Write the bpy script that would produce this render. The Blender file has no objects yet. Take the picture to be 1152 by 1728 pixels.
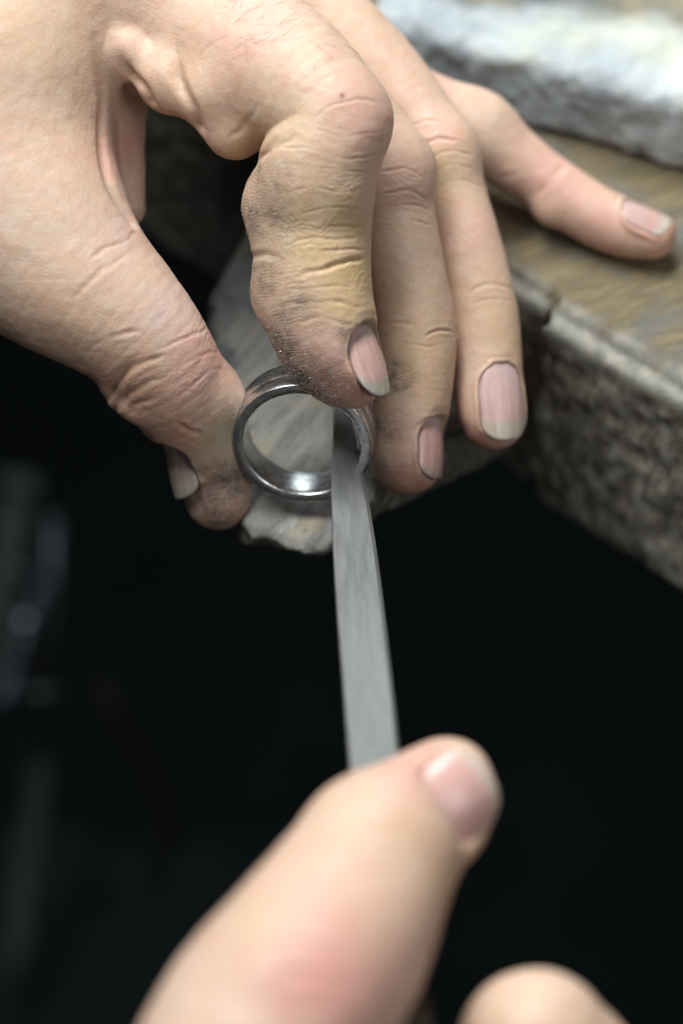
import bpy, math, random
import numpy as np
from mathutils import Vector, Matrix

# ------------------------------------------------------------------ frame of reference
# camera-space millimetres: X right, Y up, Z away from the camera; (0,0,0) is the point in focus
D, K, CX, CY = 420.0, 0.094, 576.0, 864.0
PITCH = math.radians(50)
cp, sp = math.cos(PITCH), math.sin(PITCH)
RV = np.array([1.0, 0, 0]); UV = np.array([0, sp, cp]); FV = np.array([0, cp, -sp])
BASE_Z = 900.0

def sc_(dz): return K * (D + dz) / D
def W(px, py, dz=0.0):
    s = sc_(dz); return np.array([(px - CX) * s, -(py - CY) * s, dz])
def to_world(P):
    P = np.atleast_2d(P)
    w = P[:, :1] * RV + P[:, 1:2] * UV + P[:, 2:3] * FV
    w[:, 2] += BASE_Z
    return w * 0.001
def from_world_mm(w):
    w = np.atleast_2d(np.asarray(w, float)).copy(); w[:, 2] -= BASE_Z
    return np.stack([w @ RV, w @ UV, w @ FV], 1)
def pix(P):
    s = K * (D + P[:, 2]) / D
    return CX + P[:, 0] / s, CY - P[:, 1] / s
def on_plane(px, py, z):
    """bench coordinates (mm, x right, y away) of a pixel on the level plane z above the bench datum"""
    X, Y = (px - CX) * K / D, -(py - CY) * K / D
    d = X * RV + Y * UV + FV
    cam = -D * FV
    t = (z - cam[2]) / d[2]
    p = cam + t * d
    return np.array([p[0], p[1]])

# ------------------------------------------------------------------ scene, camera, light
scene = bpy.context.scene
COL = scene.collection
cam_d = bpy.data.cameras.new("camera"); cam = bpy.data.objects.new("camera", cam_d); COL.objects.link(cam)
cam_d.sensor_fit = 'VERTICAL'; cam_d.sensor_height = 22.5
cam_d.lens = 22.5 * D / (1728 * K)
cam_d.clip_start = 0.01; cam_d.clip_end = 30
cpos = -D * FV + np.array([0, 0, BASE_Z])
m = Matrix(((RV[0], UV[0], -FV[0], cpos[0] * .001), (RV[1], UV[1], -FV[1], cpos[1] * .001),
            (RV[2], UV[2], -FV[2], cpos[2] * .001), (0, 0, 0, 1)))
cam.matrix_world = m
cam_d.dof.use_dof = True
cam_d.dof.focus_distance = (D - 9) * .001
cam_d.dof.aperture_fstop = 4.4
scene.camera = cam

world = bpy.data.worlds.new("World"); scene.world = world; world.use_nodes = True
bgn = world.node_tree.nodes["Background"]
bgn.inputs[0].default_value = (0.80, 0.92, 1.0, 1); bgn.inputs[1].default_value = 0.06

def area(name, loc, target, size, sizey, power, color):
    l = bpy.data.lights.new(name, 'AREA'); l.shape = 'RECTANGLE'; l.size = size; l.size_y = sizey
    l.energy = power; l.color = color
    o = bpy.data.objects.new(name, l); COL.objects.link(o)
    o.location = loc
    o.rotation_euler = (Vector(target) - Vector(loc)).to_track_quat('-Z', 'Y').to_euler()
    return o
area("bench_lamp", (-0.14, 0.16, 1.52), (0.0, 0.02, 0.9), 0.60, 0.20, 9.0, (0.93, 0.99, 1.0))
area("front_fill", (0.7, -0.8, 1.7), (0.0, 0.0, 0.9), 0.45, 0.45, 4.9, (0.90, 0.97, 1.0))  # unseen fill, added to brighten the sides facing the worker
area("glint_light", (0.05, 1.0, 1.28), (0.0, 0.0, 0.9), 0.26, 0.15, 3.2, (0.86, 0.97, 1.0))  # unseen light added low at the back for the glint inside the ring
scene.view_settings.view_transform = 'Standard'
scene.view_settings.look = 'None'
scene.view_settings.exposure = 0.0
scene.cycles.use_denoising = True
scene.cycles.max_bounces = 8

# ------------------------------------------------------------------ helpers
def tag(o, label=None, cat=None, group=None, kind=None):
    if label: o['label'] = label
    if cat: o['category'] = cat
    if group: o['group'] = group
    if kind: o['kind'] = kind
    return o

def link_mesh(name, verts_w, faces, mat, parent=None, smooth=True, colors=None, masks=None):
    me = bpy.data.meshes.new(name)
    verts_w = np.asarray(verts_w, np.float64)
    org = parent.location if parent is not None else None
    faces = np.asarray(faces) if not isinstance(faces, list) else faces
    o = bpy.data.objects.new(name, me); COL.objects.link(o)
    if parent is not None:
        o.parent = parent
        verts_w = verts_w - np.array(parent.matrix_basis.translation)
    if isinstance(faces, np.ndarray):
        n = faces.shape[1]
        me.vertices.add(len(verts_w)); me.vertices.foreach_set("co", verts_w.astype(np.float32).ravel())
        me.loops.add(faces.size); me.loops.foreach_set("vertex_index", faces.astype(np.int32).ravel())
        me.polygons.add(len(faces)); me.polygons.foreach_set("loop_start", np.arange(0, faces.size, n, dtype=np.int32))
        me.update(calc_edges=True)
    else:
        me.from_pydata([tuple(v) for v in verts_w], [], [tuple(f) for f in faces]); me.update()
    me.polygons.foreach_set("use_smooth", [smooth] * len(me.polygons))
    if colors is not None:
        a = me.color_attributes.new("Col", 'FLOAT_COLOR', 'POINT')
        c4 = np.ones((len(verts_w), 4), np.float32); c4[:, :3] = colors
        a.data.foreach_set("color", c4.ravel())
    if masks:
        for k, v in masks.items():
            a = me.attributes.new(k, 'FLOAT', 'POINT'); a.data.foreach_set("value", v.astype(np.float32))
    me.materials.append(mat)
    me.validate()
    return o

def empty(name, loc_mm, label, cat, group=None):
    o = bpy.data.objects.new(name, None); COL.objects.link(o)
    o.location = [c * .001 for c in loc_mm]; o.empty_display_size = .01
    return tag(o, label, cat, group)

def _hash(n):
    n = (n ^ (n >> np.uint32(13))) * np.uint32(1274126177)
    n ^= n >> np.uint32(16)
    return (n & np.uint32(0xffffff)).astype(np.float32) * np.float32(2 / 0xffffff) - np.float32(1)
def vnoise(P, freq, seed=0):
    q = (P * freq).astype(np.float32).T
    i = np.floor(q); f = q - i; f = f * f * (3 - 2 * f)
    i = i.astype(np.int32).view(np.uint32)
    X = [i[0] * np.uint32(374761393), (i[0] + np.uint32(1)) * np.uint32(374761393)]
    Y = [i[1] * np.uint32(668265263), (i[1] + np.uint32(1)) * np.uint32(668265263)]
    Z = [i[2] * np.uint32(2246822519) + np.uint32(seed * 974711), (i[2] + np.uint32(1)) * np.uint32(2246822519) + np.uint32(seed * 974711)]
    def row(a, b):
        xy = X[a] + Y[b]
        h0 = _hash(xy + Z[0]); return h0 + (_hash(xy + Z[1]) - h0) * f[2]
    a0 = row(0, 0); a0 += (row(0, 1) - a0) * f[1]
    a1 = row(1, 0); a1 += (row(1, 1) - a1) * f[1]
    return (a0 + (a1 - a0) * f[0]).astype(np.float64)
def fbm(P, freq, oct=4, seed=0, gain=.5):
    r = 0; a = 1
    for o in range(oct):
        r = r + a * vnoise(P, freq, seed + o * 17); freq *= 2.03; a *= gain
    return r
def sstep(a, b, x):
    t = np.clip((x - a) / (b - a), 0, 1); return t * t * (3 - 2 * t)
def smin(a, b, k):
    h = np.maximum(k - np.abs(a - b), 0) / k
    return np.minimum(a, b) - h * h * k * .25

def capsule(P, a, b, ra, rb):
    ab = b - a; L = ab @ ab
    if L < 1e-9: return np.linalg.norm(P - a, axis=1) - ra
    t = np.clip((P - a) @ ab / L, 0, 1)
    return np.linalg.norm(P - (a + t[:, None] * ab), axis=1) - (ra + t * (rb - ra))

def chain_pts(ch, n=7):
    """Catmull-Rom through (px,py,dz,r px) -> list of (xyz mm, r mm)"""
    A = np.array([list(W(x, y, z)) + [r * sc_(z)] for x, y, z, r in ch])
    A = np.vstack([2 * A[0] - A[1], A, 2 * A[-1] - A[-2]])
    out = []
    for i in range(1, len(A) - 2):
        for j in range(n):
            t = j / n
            out.append(.5 * ((2 * A[i]) + (-A[i-1] + A[i+1]) * t + (2*A[i-1] - 5*A[i] + 4*A[i+1] - A[i+2]) * t*t
                             + (-A[i-1] + 3*A[i] - 3*A[i+1] + A[i+2]) * t**3))
    out.append(A[-2])
    return np.array(out)
def chain_sdf(P, pts):
    """exact near the chain, a safe bound from its box farther than 15 mm away"""
    lo = (pts[:, :3] - pts[:, 3:4]).min(0); hi = (pts[:, :3] + pts[:, 3:4]).max(0)
    q = np.maximum(np.maximum(lo - P, P - hi), 0)
    d = np.sqrt((q * q).sum(1))
    ix = np.nonzero(d < 15)[0]
    if len(ix) == 0: return d
    Pn = np.ascontiguousarray(P[ix].astype(np.float32)).T.copy()
    dd = np.full(len(ix), 1e9, np.float32)
    for a, b in zip(pts[:-1].astype(np.float32), pts[1:].astype(np.float32)):
        ab = b[:3] - a[:3]; L = float(ab @ ab)
        if L < 1e-9: continue
        x = Pn[0] - a[0]; y = Pn[1] - a[1]; z = Pn[2] - a[2]
        t = np.clip((x * ab[0] + y * ab[1] + z * ab[2]) / L, 0, 1)
        x -= t * ab[0]; y -= t * ab[1]; z -= t * ab[2]
        np.minimum(dd, np.sqrt(x*x + y*y + z*z) - (a[3] + t * (b[3] - a[3])), out=dd)
    d[ix] = dd
    return d

def surface_nets(f, lo, hi, h):
    """sparse evaluation of f on a grid, then naive surface nets; returns verts, quads"""
    lo = np.array(lo, float); hi = np.array(hi, float)
    q = 4
    n = (np.ceil((hi - lo) / (h * q)).astype(int)) * q
    cn = n // q + 1
    g = np.stack(np.meshgrid(*[lo[i] + np.arange(cn[i]) * h * q for i in range(3)], indexing='ij'), -1).reshape(-1, 3)
    cf = f(g).reshape(cn)
    near = np.abs(cf) < h * q * 1.9
    F = np.repeat(np.repeat(np.repeat(cf, q, 0), q, 1), q, 2)[:n[0]+1, :n[1]+1, :n[2]+1].astype(np.float32)
    # centre the repeated blocks on the coarse sample
    idx = [np.clip(np.round(np.arange(n[i] + 1) / q).astype(int), 0, cn[i] - 1) for i in range(3)]
    F = cf[np.ix_(*idx)].astype(np.float32)
    M = near[np.ix_(*idx)]
    ii = np.argwhere(M)
    P = lo + ii * h
    vals = np.empty(len(P), np.float32)
    for s in range(0, len(P), 400000):
        vals[s:s+400000] = f(P[s:s+400000])
    F[M] = vals
    S = F < 0
    c = S[:-1, :-1, :-1].astype(np.int8)
    tot = np.zeros(np.array(S.shape) - 1, np.int8)
    for a in (0, 1):
        for b in (0, 1):
            for d in (0, 1):
                tot += S[a:S.shape[0]-1+a, b:S.shape[1]-1+b, d:S.shape[2]-1+d]
    act = (tot > 0) & (tot < 8)
    cells = np.argwhere(act)
    vid = -np.ones(act.shape, np.int64); vid[act] = np.arange(len(cells))
    acc = np.zeros((len(cells), 3)); cnt = np.zeros(len(cells))
    corners = [(a, b, d) for a in (0, 1) for b in (0, 1) for d in (0, 1)]
    for ca in corners:
        for ax in range(3):
            if ca[ax] == 0:
                cb = list(ca); cb[ax] = 1
                fa = F[cells[:, 0]+ca[0], cells[:, 1]+ca[1], cells[:, 2]+ca[2]]
                fb = F[cells[:, 0]+cb[0], cells[:, 1]+cb[1], cells[:, 2]+cb[2]]
                x = (fa < 0) != (fb < 0)
                t = np.where(x, fa / np.where(x, fa - fb, 1), 0)
                p = np.array(ca, float)[None].repeat(len(cells), 0); p[:, ax] = t
                acc[x] += p[x]; cnt[x] += 1
    V = lo + (cells + acc / cnt[:, None]) * h
    Q = []
    for ax in range(3):
        sl0 = [slice(None)] * 3; sl1 = [slice(None)] * 3
        sl0[ax] = slice(0, -1); sl1[ax] = slice(1, None)
        a = S[tuple(sl0)]; b = S[tuple(sl1)]
        u, v = (ax + 1) % 3, (ax + 2) % 3
        e = np.argwhere(a != b)
        ok = (e[:, u] > 0) & (e[:, v] > 0) & (e[:, u] < act.shape[u]) & (e[:, v] < act.shape[v])
        e = e[ok]
        def cell(du, dv):
            c = e.copy(); c[:, u] += du; c[:, v] += dv
            return vid[c[:, 0], c[:, 1], c[:, 2]]
        q4 = np.stack([cell(-1, -1), cell(0, -1), cell(0, 0), cell(-1, 0)], 1)
        ins = a[e[:, 0], e[:, 1], e[:, 2]]
        q4[~ins] = q4[~ins][:, ::-1]
        Q.append(q4)
    Q = np.vstack(Q); Q = Q[(Q >= 0).all(1)]
    return V, Q

def subdivide(V, Q):
    E = np.stack([Q, np.roll(Q, -1, 1)], 2).reshape(-1, 2); E.sort(1)
    key = E[:, 0] * len(V) + E[:, 1]
    uk, first, inv = np.unique(key, return_index=True, return_inverse=True)
    mid = V[E[first]].mean(1)
    fc = V[Q].mean(1)
    em = inv.reshape(-1, 4) + len(V)
    fi = np.arange(len(Q)) + len(V) + len(mid)
    NV = np.vstack([V, mid, fc])
    nq = []
    for k in range(4):
        nq.append(np.stack([Q[:, k], em[:, k], fi, em[:, (k-1) % 4]], 1))
    return NV, np.stack(nq, 1).reshape(-1, 4)

def gradient(f, V, e=.15):
    g = np.stack([f(V + np.array(d) * e) - f(V - np.array(d) * e) for d in ((1,0,0),(0,1,0),(0,0,1))], 1) / (2*e)
    return g / np.maximum(np.linalg.norm(g, axis=1, keepdims=True), 1e-6)
def mesh_normals(V, Q):
    n = np.cross(V[Q[:, 2]] - V[Q[:, 0]], V[Q[:, 3]] - V[Q[:, 1]])
    N = np.zeros_like(V)
    for k in range(4): np.add.at(N, Q[:, k], n)
    return N / np.maximum(np.linalg.norm(N, axis=1, keepdims=True), 1e-9)
def relax(V, Q, it=1, w=.5):
    for _ in range(it):
        A = np.zeros_like(V); c = np.zeros(len(V))
        for k in range(4):
            np.add.at(A, Q[:, k], V[Q[:, (k+1) % 4]]); np.add.at(c, Q[:, k], 1)
            np.add.at(A, Q[:, k], V[Q[:, (k-1) % 4]]); np.add.at(c, Q[:, k], 1)
        V = V * (1 - w) + w * A / np.maximum(c, 1)[:, None]
    return V

def seg_dist(px, py, poly):
    """distance in px to a polyline and a 0..1 taper along it"""
    d = np.full(len(px), 1e9); u = np.zeros(len(px)); n = len(poly) - 1
    for i, (a, b) in enumerate(zip(poly[:-1], poly[1:])):
        ax, ay = a; bx, by = b; L = (bx-ax)**2 + (by-ay)**2
        t = np.clip(((px-ax)*(bx-ax) + (py-ay)*(by-ay)) / L, 0, 1)
        dd = np.hypot(px-(ax+t*(bx-ax)), py-(ay+t*(by-ay)))
        m_ = dd < d; d[m_] = dd[m_]; u[m_] = (i + t[m_]) / n
    return d, u
def smooth_poly(p, n=6):
    A = np.array(p, float)
    if len(A) < 3: return [tuple(a) for a in A]
    A = np.vstack([2*A[0]-A[1], A, 2*A[-1]-A[-2]]); out = []
    for i in range(1, len(A)-2):
        for j in range(n):
            t = j/n
            out.append(tuple(.5*((2*A[i])+(-A[i-1]+A[i+1])*t+(2*A[i-1]-5*A[i]+4*A[i+1]-A[i+2])*t*t+(-A[i-1]+3*A[i]-3*A[i+1]+A[i+2])*t**3)))
    out.append(tuple(A[-2])); return out

# ------------------------------------------------------------------ materials
class NT:
    def __init__(s, name):
        s.m = bpy.data.materials.new(name); s.m.use_nodes = True
        s.t = s.m.node_tree; s.b = s.t.nodes["Principled BSDF"]; s.out = s.t.nodes["Material Output"]
        s.co = s.t.nodes.new("ShaderNodeTexCoord").outputs["Object"]
    def n(s, typ, ins=None, **props):
        nd = s.t.nodes.new(typ)
        for k, v in props.items(): setattr(nd, k, v)
        for k, v in (ins or {}).items():
            if isinstance(v, bpy.types.NodeSocket): s.t.links.new(v, nd.inputs[k])
            else: nd.inputs[k].default_value = v
        return nd
    def noise(s, scale, detail=4, rough=.6, vec=None, dist=0):
        return s.n("ShaderNodeTexNoise", {"Vector": vec or s.co, "Scale": scale, "Detail": detail, "Roughness": rough, "Distortion": dist}).outputs["Fac"]
    def mapr(s, v, a, b, c=0., d=1.):
        return s.n("ShaderNodeMapRange", {0: v, 1: a, 2: b, 3: c, 4: d}).outputs[0]
    def math(s, op, a, b=0.):
        return s.n("ShaderNodeMath", {0: a, 1: b}, operation=op).outputs[0]
    def mix(s, f, a, b, mode='MIX'):
        nd = s.t.nodes.new("ShaderNodeMix"); nd.data_type = 'RGBA'; nd.blend_type = mode
        for i, v in ((0, f), (6, a), (7, b)):
            if isinstance(v, bpy.types.NodeSocket): s.t.links.new(v, nd.inputs[i])
            else: nd.inputs[i].default_value = v if i == 0 else (*v, 1)
        return nd.outputs[2]
    def ramp(s, v, stops):
        nd = s.t.nodes.new("ShaderNodeValToRGB"); s.t.links.new(v, nd.inputs[0])
        cr = nd.color_ramp
        while len(cr.elements) < len(stops): cr.elements.new(.5)
        for e, (p, c) in zip(cr.elements, stops): e.position = p; e.color = (*c, 1)
        return nd.outputs[0]
    def attr(s, name, what="Fac"):
        nd = s.t.nodes.new("ShaderNodeAttribute"); nd.attribute_name = name; return nd.outputs[what]
    def mapping(s, scale=(1,1,1), rot=(0,0,0), vec=None):
        return s.n("ShaderNodeMapping", {"Vector": vec or s.co, "Scale": scale, "Rotation": rot}).outputs[0]
    def bump(s, h, dist, strength=1., normal=None):
        ins = {"Height": h, "Distance": dist, "Strength": strength}
        if normal is not None: ins["Normal"] = normal
        return s.n("ShaderNodeBump", ins).outputs[0]
    def set(s, **kw):
        for k, v in kw.items():
            k = k.replace("_", " ")
            if isinstance(v, bpy.types.NodeSocket): s.t.links.new(v, s.b.inputs[k])
            else: s.b.inputs[k].default_value = (*v, 1) if (isinstance(v, tuple) and k in ("Base Color",)) else v
        return s.m

def mat_skin():
    t = NT("skin")
    col = t.attr("Col", "Color")
    n1 = t.noise(420, 4, .6); n2 = t.noise(1900, 3, .6)
    c = t.mix(t.mapr(n1, .35, .7, 0, .45), col, t.mix(1., col, (1.0, .76, .68), 'MULTIPLY'))
    n0 = t.noise(120, 5, .65, dist=1.)
    c = t.mix(t.mapr(n0, .5, .72, 0, .4), c, t.mix(1., c, (.86, .86, .72), 'MULTIPLY'))
    c = t.mix(t.mapr(n2, .45, .75, 0, .22), c, t.mix(1., c, (.72, .66, .58), 'MULTIPLY'))
    # sooty dirt lodged in the fine ridges of the skin
    grime = t.attr("grime")
    warp = t.noise(160, 2, .5)
    v = t.mapping(scale=(1, 1, 1), rot=(0.5, .35, 0.1))
    wv = t.n("ShaderNodeTexWave", {"Vector": v, "Scale": 640., "Distortion": 9.0, "Detail": 3., "Detail Scale": .6}, wave_type='BANDS', bands_direction='Z').outputs["Fac"]
    ridges = t.mapr(wv, .25, .0, 0, 1)
    g2 = t.math('MULTIPLY', t.math('MULTIPLY', ridges, t.mapr(t.noise(420, 4, .7), .36, .60)), t.mapr(grime, .1, .6, 0, .6))
    c = t.mix(g2, c, (.045, .040, .035))
    spots = t.mapr(t.noise(1100, 6, .8), .47, .62, 0, 1)
    smear = t.mapr(t.noise(330, 5, .75, dist=1.5), .42, .64, 0, 1)
    c = t.mix(t.math('MULTIPLY', smear, t.mapr(grime, .1, .9, 0, .9)), c, (.105, .088, .072))
    c = t.mix(t.math('MULTIPLY', spots, t.mapr(grime, .12, .9, 0, .85)), c, (.06, .053, .045))
    vor = t.n("ShaderNodeTexVoronoi", {"Vector": t.co, "Scale": 1500.}, feature='DISTANCE_TO_EDGE').outputs["Distance"]
    vor2 = t.n("ShaderNodeTexVoronoi", {"Vector": t.mapping(scale=(1, 1, 1.6)), "Scale": 1000.}, feature='DISTANCE_TO_EDGE').outputs["Distance"]
    h = t.math('ADD', t.mapr(vor, 0, .2, 0, .5), t.math('MULTIPLY', t.mapr(vor2, 0, .12, 0, 1), .6))
    h = t.math('ADD', h, t.math('MULTIPLY', n2, 1.2))
    nb = t.bump(h, .000035, .7)
    nb = t.bump(t.math('MULTIPLY', wv, grime), .00008, .7, nb)
    rough = t.mapr(t.noise(900, 3, .6), .3, .7, .42, .62)
    return t.set(Base_Color=c, Roughness=rough, Normal=nb, Subsurface_Weight=.32,
                 Subsurface_Radius=(1.0, .36, .2), Subsurface_Scale=.0022, Specular_IOR_Level=.42)
def mat_nail():
    t = NT("nail")
    col = t.attr("Col", "Color")
    n = t.noise(300, 3, .6, vec=t.mapping(scale=(1, 1, .3)))
    c = t.mix(t.mapr(n, .4, .7, 0, .25), col, t.mix(1., col, (.85, .8, .78), 'MULTIPLY'))
    return t.set(Base_Color=c, Roughness=t.mapr(t.noise(1200, 3, .6), .3, .7, .22, .42), Subsurface_Weight=.2,
                 Subsurface_Radius=(1., .5, .4), Subsurface_Scale=.001, Normal=t.bump(t.noise(1800, 3, .6), .00003, .6), Specular_IOR_Level=.5)
def mat_plain(name, col, rough=.5, metal=0., var=.3, scale=400., bump=.00005, spec=.4):
    t = NT(name)
    n = t.noise(scale, 5, .65)
    c = t.mix(t.mapr(n, .35, .7, 0, var), col, tuple(x * .45 for x in col))
    return t.set(Specular_IOR_Level=spec, Base_Color=c, Roughness=t.mapr(n, .3, .7, rough - .08, rough + .1), Metallic=metal, Normal=t.bump(n, bump, .6))
def mat_ring():
    t = NT("ring_steel")
    n = t.noise(900, 5, .7)
    sc = t.noise(300, 6, .7, vec=t.mapping(scale=(1, 8, 1)))
    c = t.ramp(t.mapr(n, .3, .75), [(0, (.45, .45, .46)), (.6, (.72, .72, .73)), (1, (.88, .88, .88))])
    return t.set(Base_Color=c, Metallic=1., Roughness=t.mapr(sc, .3, .7, .17, .42), Normal=t.bump(t.math('ADD', n, sc), .00004, .7))
def mat_file():
    t = NT("file_steel")
    # local axes: x across, y along the blade
    w1 = t.n("ShaderNodeTexWave", {"Vector": t.mapping(rot=(0, 0, math.radians(62))), "Scale": 560., "Distortion": .3, "Detail": 1.}, wave_type='BANDS').outputs["Fac"]
    w2 = t.n("ShaderNodeTexWave", {"Vector": t.mapping(rot=(0, 0, math.radians(118))), "Scale": 420., "Distortion": .3, "Detail": 1.}, wave_type='BANDS').outputs["Fac"]
    h = t.math('ADD', w1, t.math('MULTIPLY', w2, .6))
    n = t.noise(900, 5, .7, vec=t.mapping(scale=(1, .12, 1)))
    streak = t.noise(120, 4, .6, vec=t.mapping(scale=(10, 1, 1)))
    c = t.mix(t.mapr(n, .3, .7), (.18, .18, .176), (.25, .25, .245))
    worn = t.mapr(t.noise(160, 4, .6, vec=t.mapping(scale=(1, .08, 1))), .5, .7, 0, .5)
    c = t.mix(worn, c, (.20, .185, .165))
    c = t.mix(t.mapr(streak, .55, .75, 0, .4), c, (.36, .36, .35))
    return t.set(Base_Color=c, Metallic=.55, Roughness=t.mapr(n, .3, .7, .42, .6), Normal=t.bump(h, .000025, .6))
def mat_bench():
    t = NT("worn_wood")
    ang = math.radians(24)
    v = t.mapping(scale=(1.6, 9.0, 8.0), vec=t.mapping(rot=(0, 0, -ang)))
    g = t.noise(34, 9, .8, vec=v, dist=1.6)
    g2 = t.noise(130, 5, .7, vec=v)
    blot = t.noise(42, 4, .6)
    c = t.ramp(t.mapr(g, .30, .70), [(0, (.085, .066, .042)), (.4, (.145, .11, .062)), (.65, (.20, .15, .08)), (1, (.29, .22, .11))])
    c = t.mix(t.mapr(g2, .52, .68, 0, .55), c, (.07, .07, .07))
    c = t.mix(t.mapr(blot, .46, .64, 0, .75), c, (.125, .135, .14))
    # the sawn front: coarse end grain with dark dirt and pale fibres
    geo = t.n("ShaderNodeNewGeometry").outputs["Normal"]
    nz = t.n("ShaderNodeSeparateXYZ", {0: geo}).outputs["Z"]
    wear = t.attr("wear")
    e1 = t.noise(480, 7, .75, vec=t.mapping(scale=(1, 1, .35), rot=(.2, .25, 0)))
    e = t.ramp(t.mapr(e1, .36, .66), [(0, (.09, .078, .06)), (.35, (.21, .18, .14)), (.7, (.31, .28, .23)), (1, (.46, .43, .37))])
    face = t.attr("face")
    c = t.mix(face, c, e)
    lip = t.mix(t.mapr(t.noise(300, 5, .7), .35, .65), (.19, .185, .165), (.36, .33, .27))
    c = t.mix(wear, c, lip)
    c = t.mix(t.math('MULTIPLY', t.attr('soot'), .85), c, (.022, .02, .016))  # shade behind the left hand, painted into the bench front colour
    nb = t.bump(g, .0005, .6); nb = t.bump(e1, .0006, t.mapr(face, 0, 1, .05, .7), nb)
    return t.set(Base_Color=c, Roughness=.72, Normal=nb, Specular_IOR_Level=.3)
def mat_pin():
    t = NT("pin_wood")
    ang = math.radians(60)
    v = t.mapping(scale=(1.0, 6.0, 3.0), vec=t.mapping(rot=(0, 0, -ang)))
    g = t.noise(60, 7, .7, vec=v, dist=.8)
    f = t.noise(700, 6, .75)
    blot = t.noise(110, 4, .6)
    c = t.ramp(t.mapr(g, .3, .7), [(0, (.15, .145, .135)), (.5, (.28, .268, .245)), (1, (.44, .41, .36))])
    c = t.mix(t.mapr(blot, .56, .68, 0, .7), c, (.40, .31, .19))
    c = t.mix(t.mapr(blot, .44, .32, 0, .8), c, (.055, .06, .075))
    c = t.mix(t.mapr(f, .55, .7, 0, .6), c, (.05, .05, .055))
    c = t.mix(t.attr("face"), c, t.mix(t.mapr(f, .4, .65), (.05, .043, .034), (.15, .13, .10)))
    return t.set(Base_Color=c, Roughness=.62, Normal=t.bump(f, .0004, .9, t.bump(g, .0006, .6)), Specular_IOR_Level=.35)
def mat_block():
    t = NT("crusted_block")
    n = t.noise(40, 6, .7, dist=.6); n2 = t.noise(200, 5, .7); n3 = t.noise(26, 4, .6)
    c = t.ramp(t.mapr(n, .3, .7), [(0, (.20, .22, .23)), (.4, (.32, .345, .36)), (.7, (.44, .46, .46)), (1, (.60, .61, .58))])
    c = t.mix(t.mapr(n3, .54, .66, 0, .55), c, (.52, .50, .36))
    top = t.attr("top")
    tc = t.ramp(t.mapr(n, .32, .68), [(0, (.07, .075, .08)), (.4, (.16, .15, .12)), (.7, (.26, .22, .15)), (1, (.40, .39, .34))])
    c = t.mix(top, c, tc)
    return t.set(Base_Color=c, Roughness=.85, Normal=t.bump(n2, .001, .7), Specular_IOR_Level=.2)

M = dict(skin=mat_skin(), nail=mat_nail(), ring=mat_ring(), file=mat_file(), bench=mat_bench(), pin=mat_pin(), block=mat_block(),
         floor=mat_plain("dark_floor", (.006, .0075, .008), .9, 0, .6, 14, .002, .02),
         dark_metal=mat_plain("dark_metal", (.028, .031, .034), .42, .7, .4, 120),
         bright_metal=mat_plain("bright_metal", (.13, .15, .18), .45, 1., .2, 120),
         grey_paint=mat_plain("grey_paint", (.018, .021, .02), .6, 0, .4, 90, .00005, .1),
         dark_cloth=mat_plain("dark_cloth", (.005, .0065, .007), .9, 0, .5, 60, .001, .05),
         rubber=mat_plain("rubber", (.004, .004, .004), .6, 0, .4, 60, .00005, .05),
         dust=mat_plain("metal_filings", (.75, .76, .74), .35, .35, .1, 900),
         hair=mat_plain("hair_strand", (.10, .055, .03), .45, 0, .2, 900),
         handle=mat_plain("handle_wood", (.03, .02, .014), .5, 0, .5, 90, .00005, .1))

# ------------------------------------------------------------------ workbench, bench pin, block (level coordinates, mm)
c0 = on_plane(918, 524, 5.0)
pr = on_plane(1152, 664, 5.0)
ed = (pr - c0) / np.linalg.norm(pr - c0)               # along the bench edge, to the right
en = np.array([-ed[1], ed[0]])                           # away from the worker
if en[1] < 0: en = -en
TOP, TH = 5.0, 47.0

def bench_local(P):                                      # P: (x,y,z) mm with z over datum
    q = P[:, :2] - c0
    return np.stack([q @ ed, q @ en, P[:, 2]], 1)
def bench_sdf(Pw):
    L = bench_local(Pw)
    a, b, z = L[:, 0], L[:, 1], L[:, 2]
    n = fbm(L * np.array([1, 1, .8]), .12, 4, 3)
    front = -b + 0.5 * n + .5 * fbm(L * np.array([1, .6, .7]), .55, 3, 9) * sstep(3, -3, z - TOP + 6)
    left = (a < 0)
    front = front + np.where(left, 2.2, 0)
    top = z - TOP + .35 * vnoise(L, .06, 5)
    k = 4.5
    # rounded worn arris
    d = np.maximum(front, top)
    h = np.maximum(k - np.abs(front - top), 0) / k
    d = d + h * h * k * .25 * 2.2
    d = np.maximum(d, (TOP - TH) - z + .8 * vnoise(L, .1, 8))
    slot = np.maximum(np.abs(a + 1.2 + .5 * vnoise(L, .12, 21)) - .25, b - 4)        # the split between the two boards
    d = np.maximum(d, -slot)
    corner = np.hypot(a + 1, z - TOP) - 5.5
    d = np.maximum(d, -np.maximum(corner * .8, -(7 - b)) - 1.2 * 0 - 3.2) if False else d
    d = np.maximum(d, b - 150)
    d = np.maximum(d, np.abs(a - 5) - 150)
    return d * .85
def world_box_nets(f, lo, hi, h):
    V, Q = surface_nets(f, lo, hi, h)
    return V, Q
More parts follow.
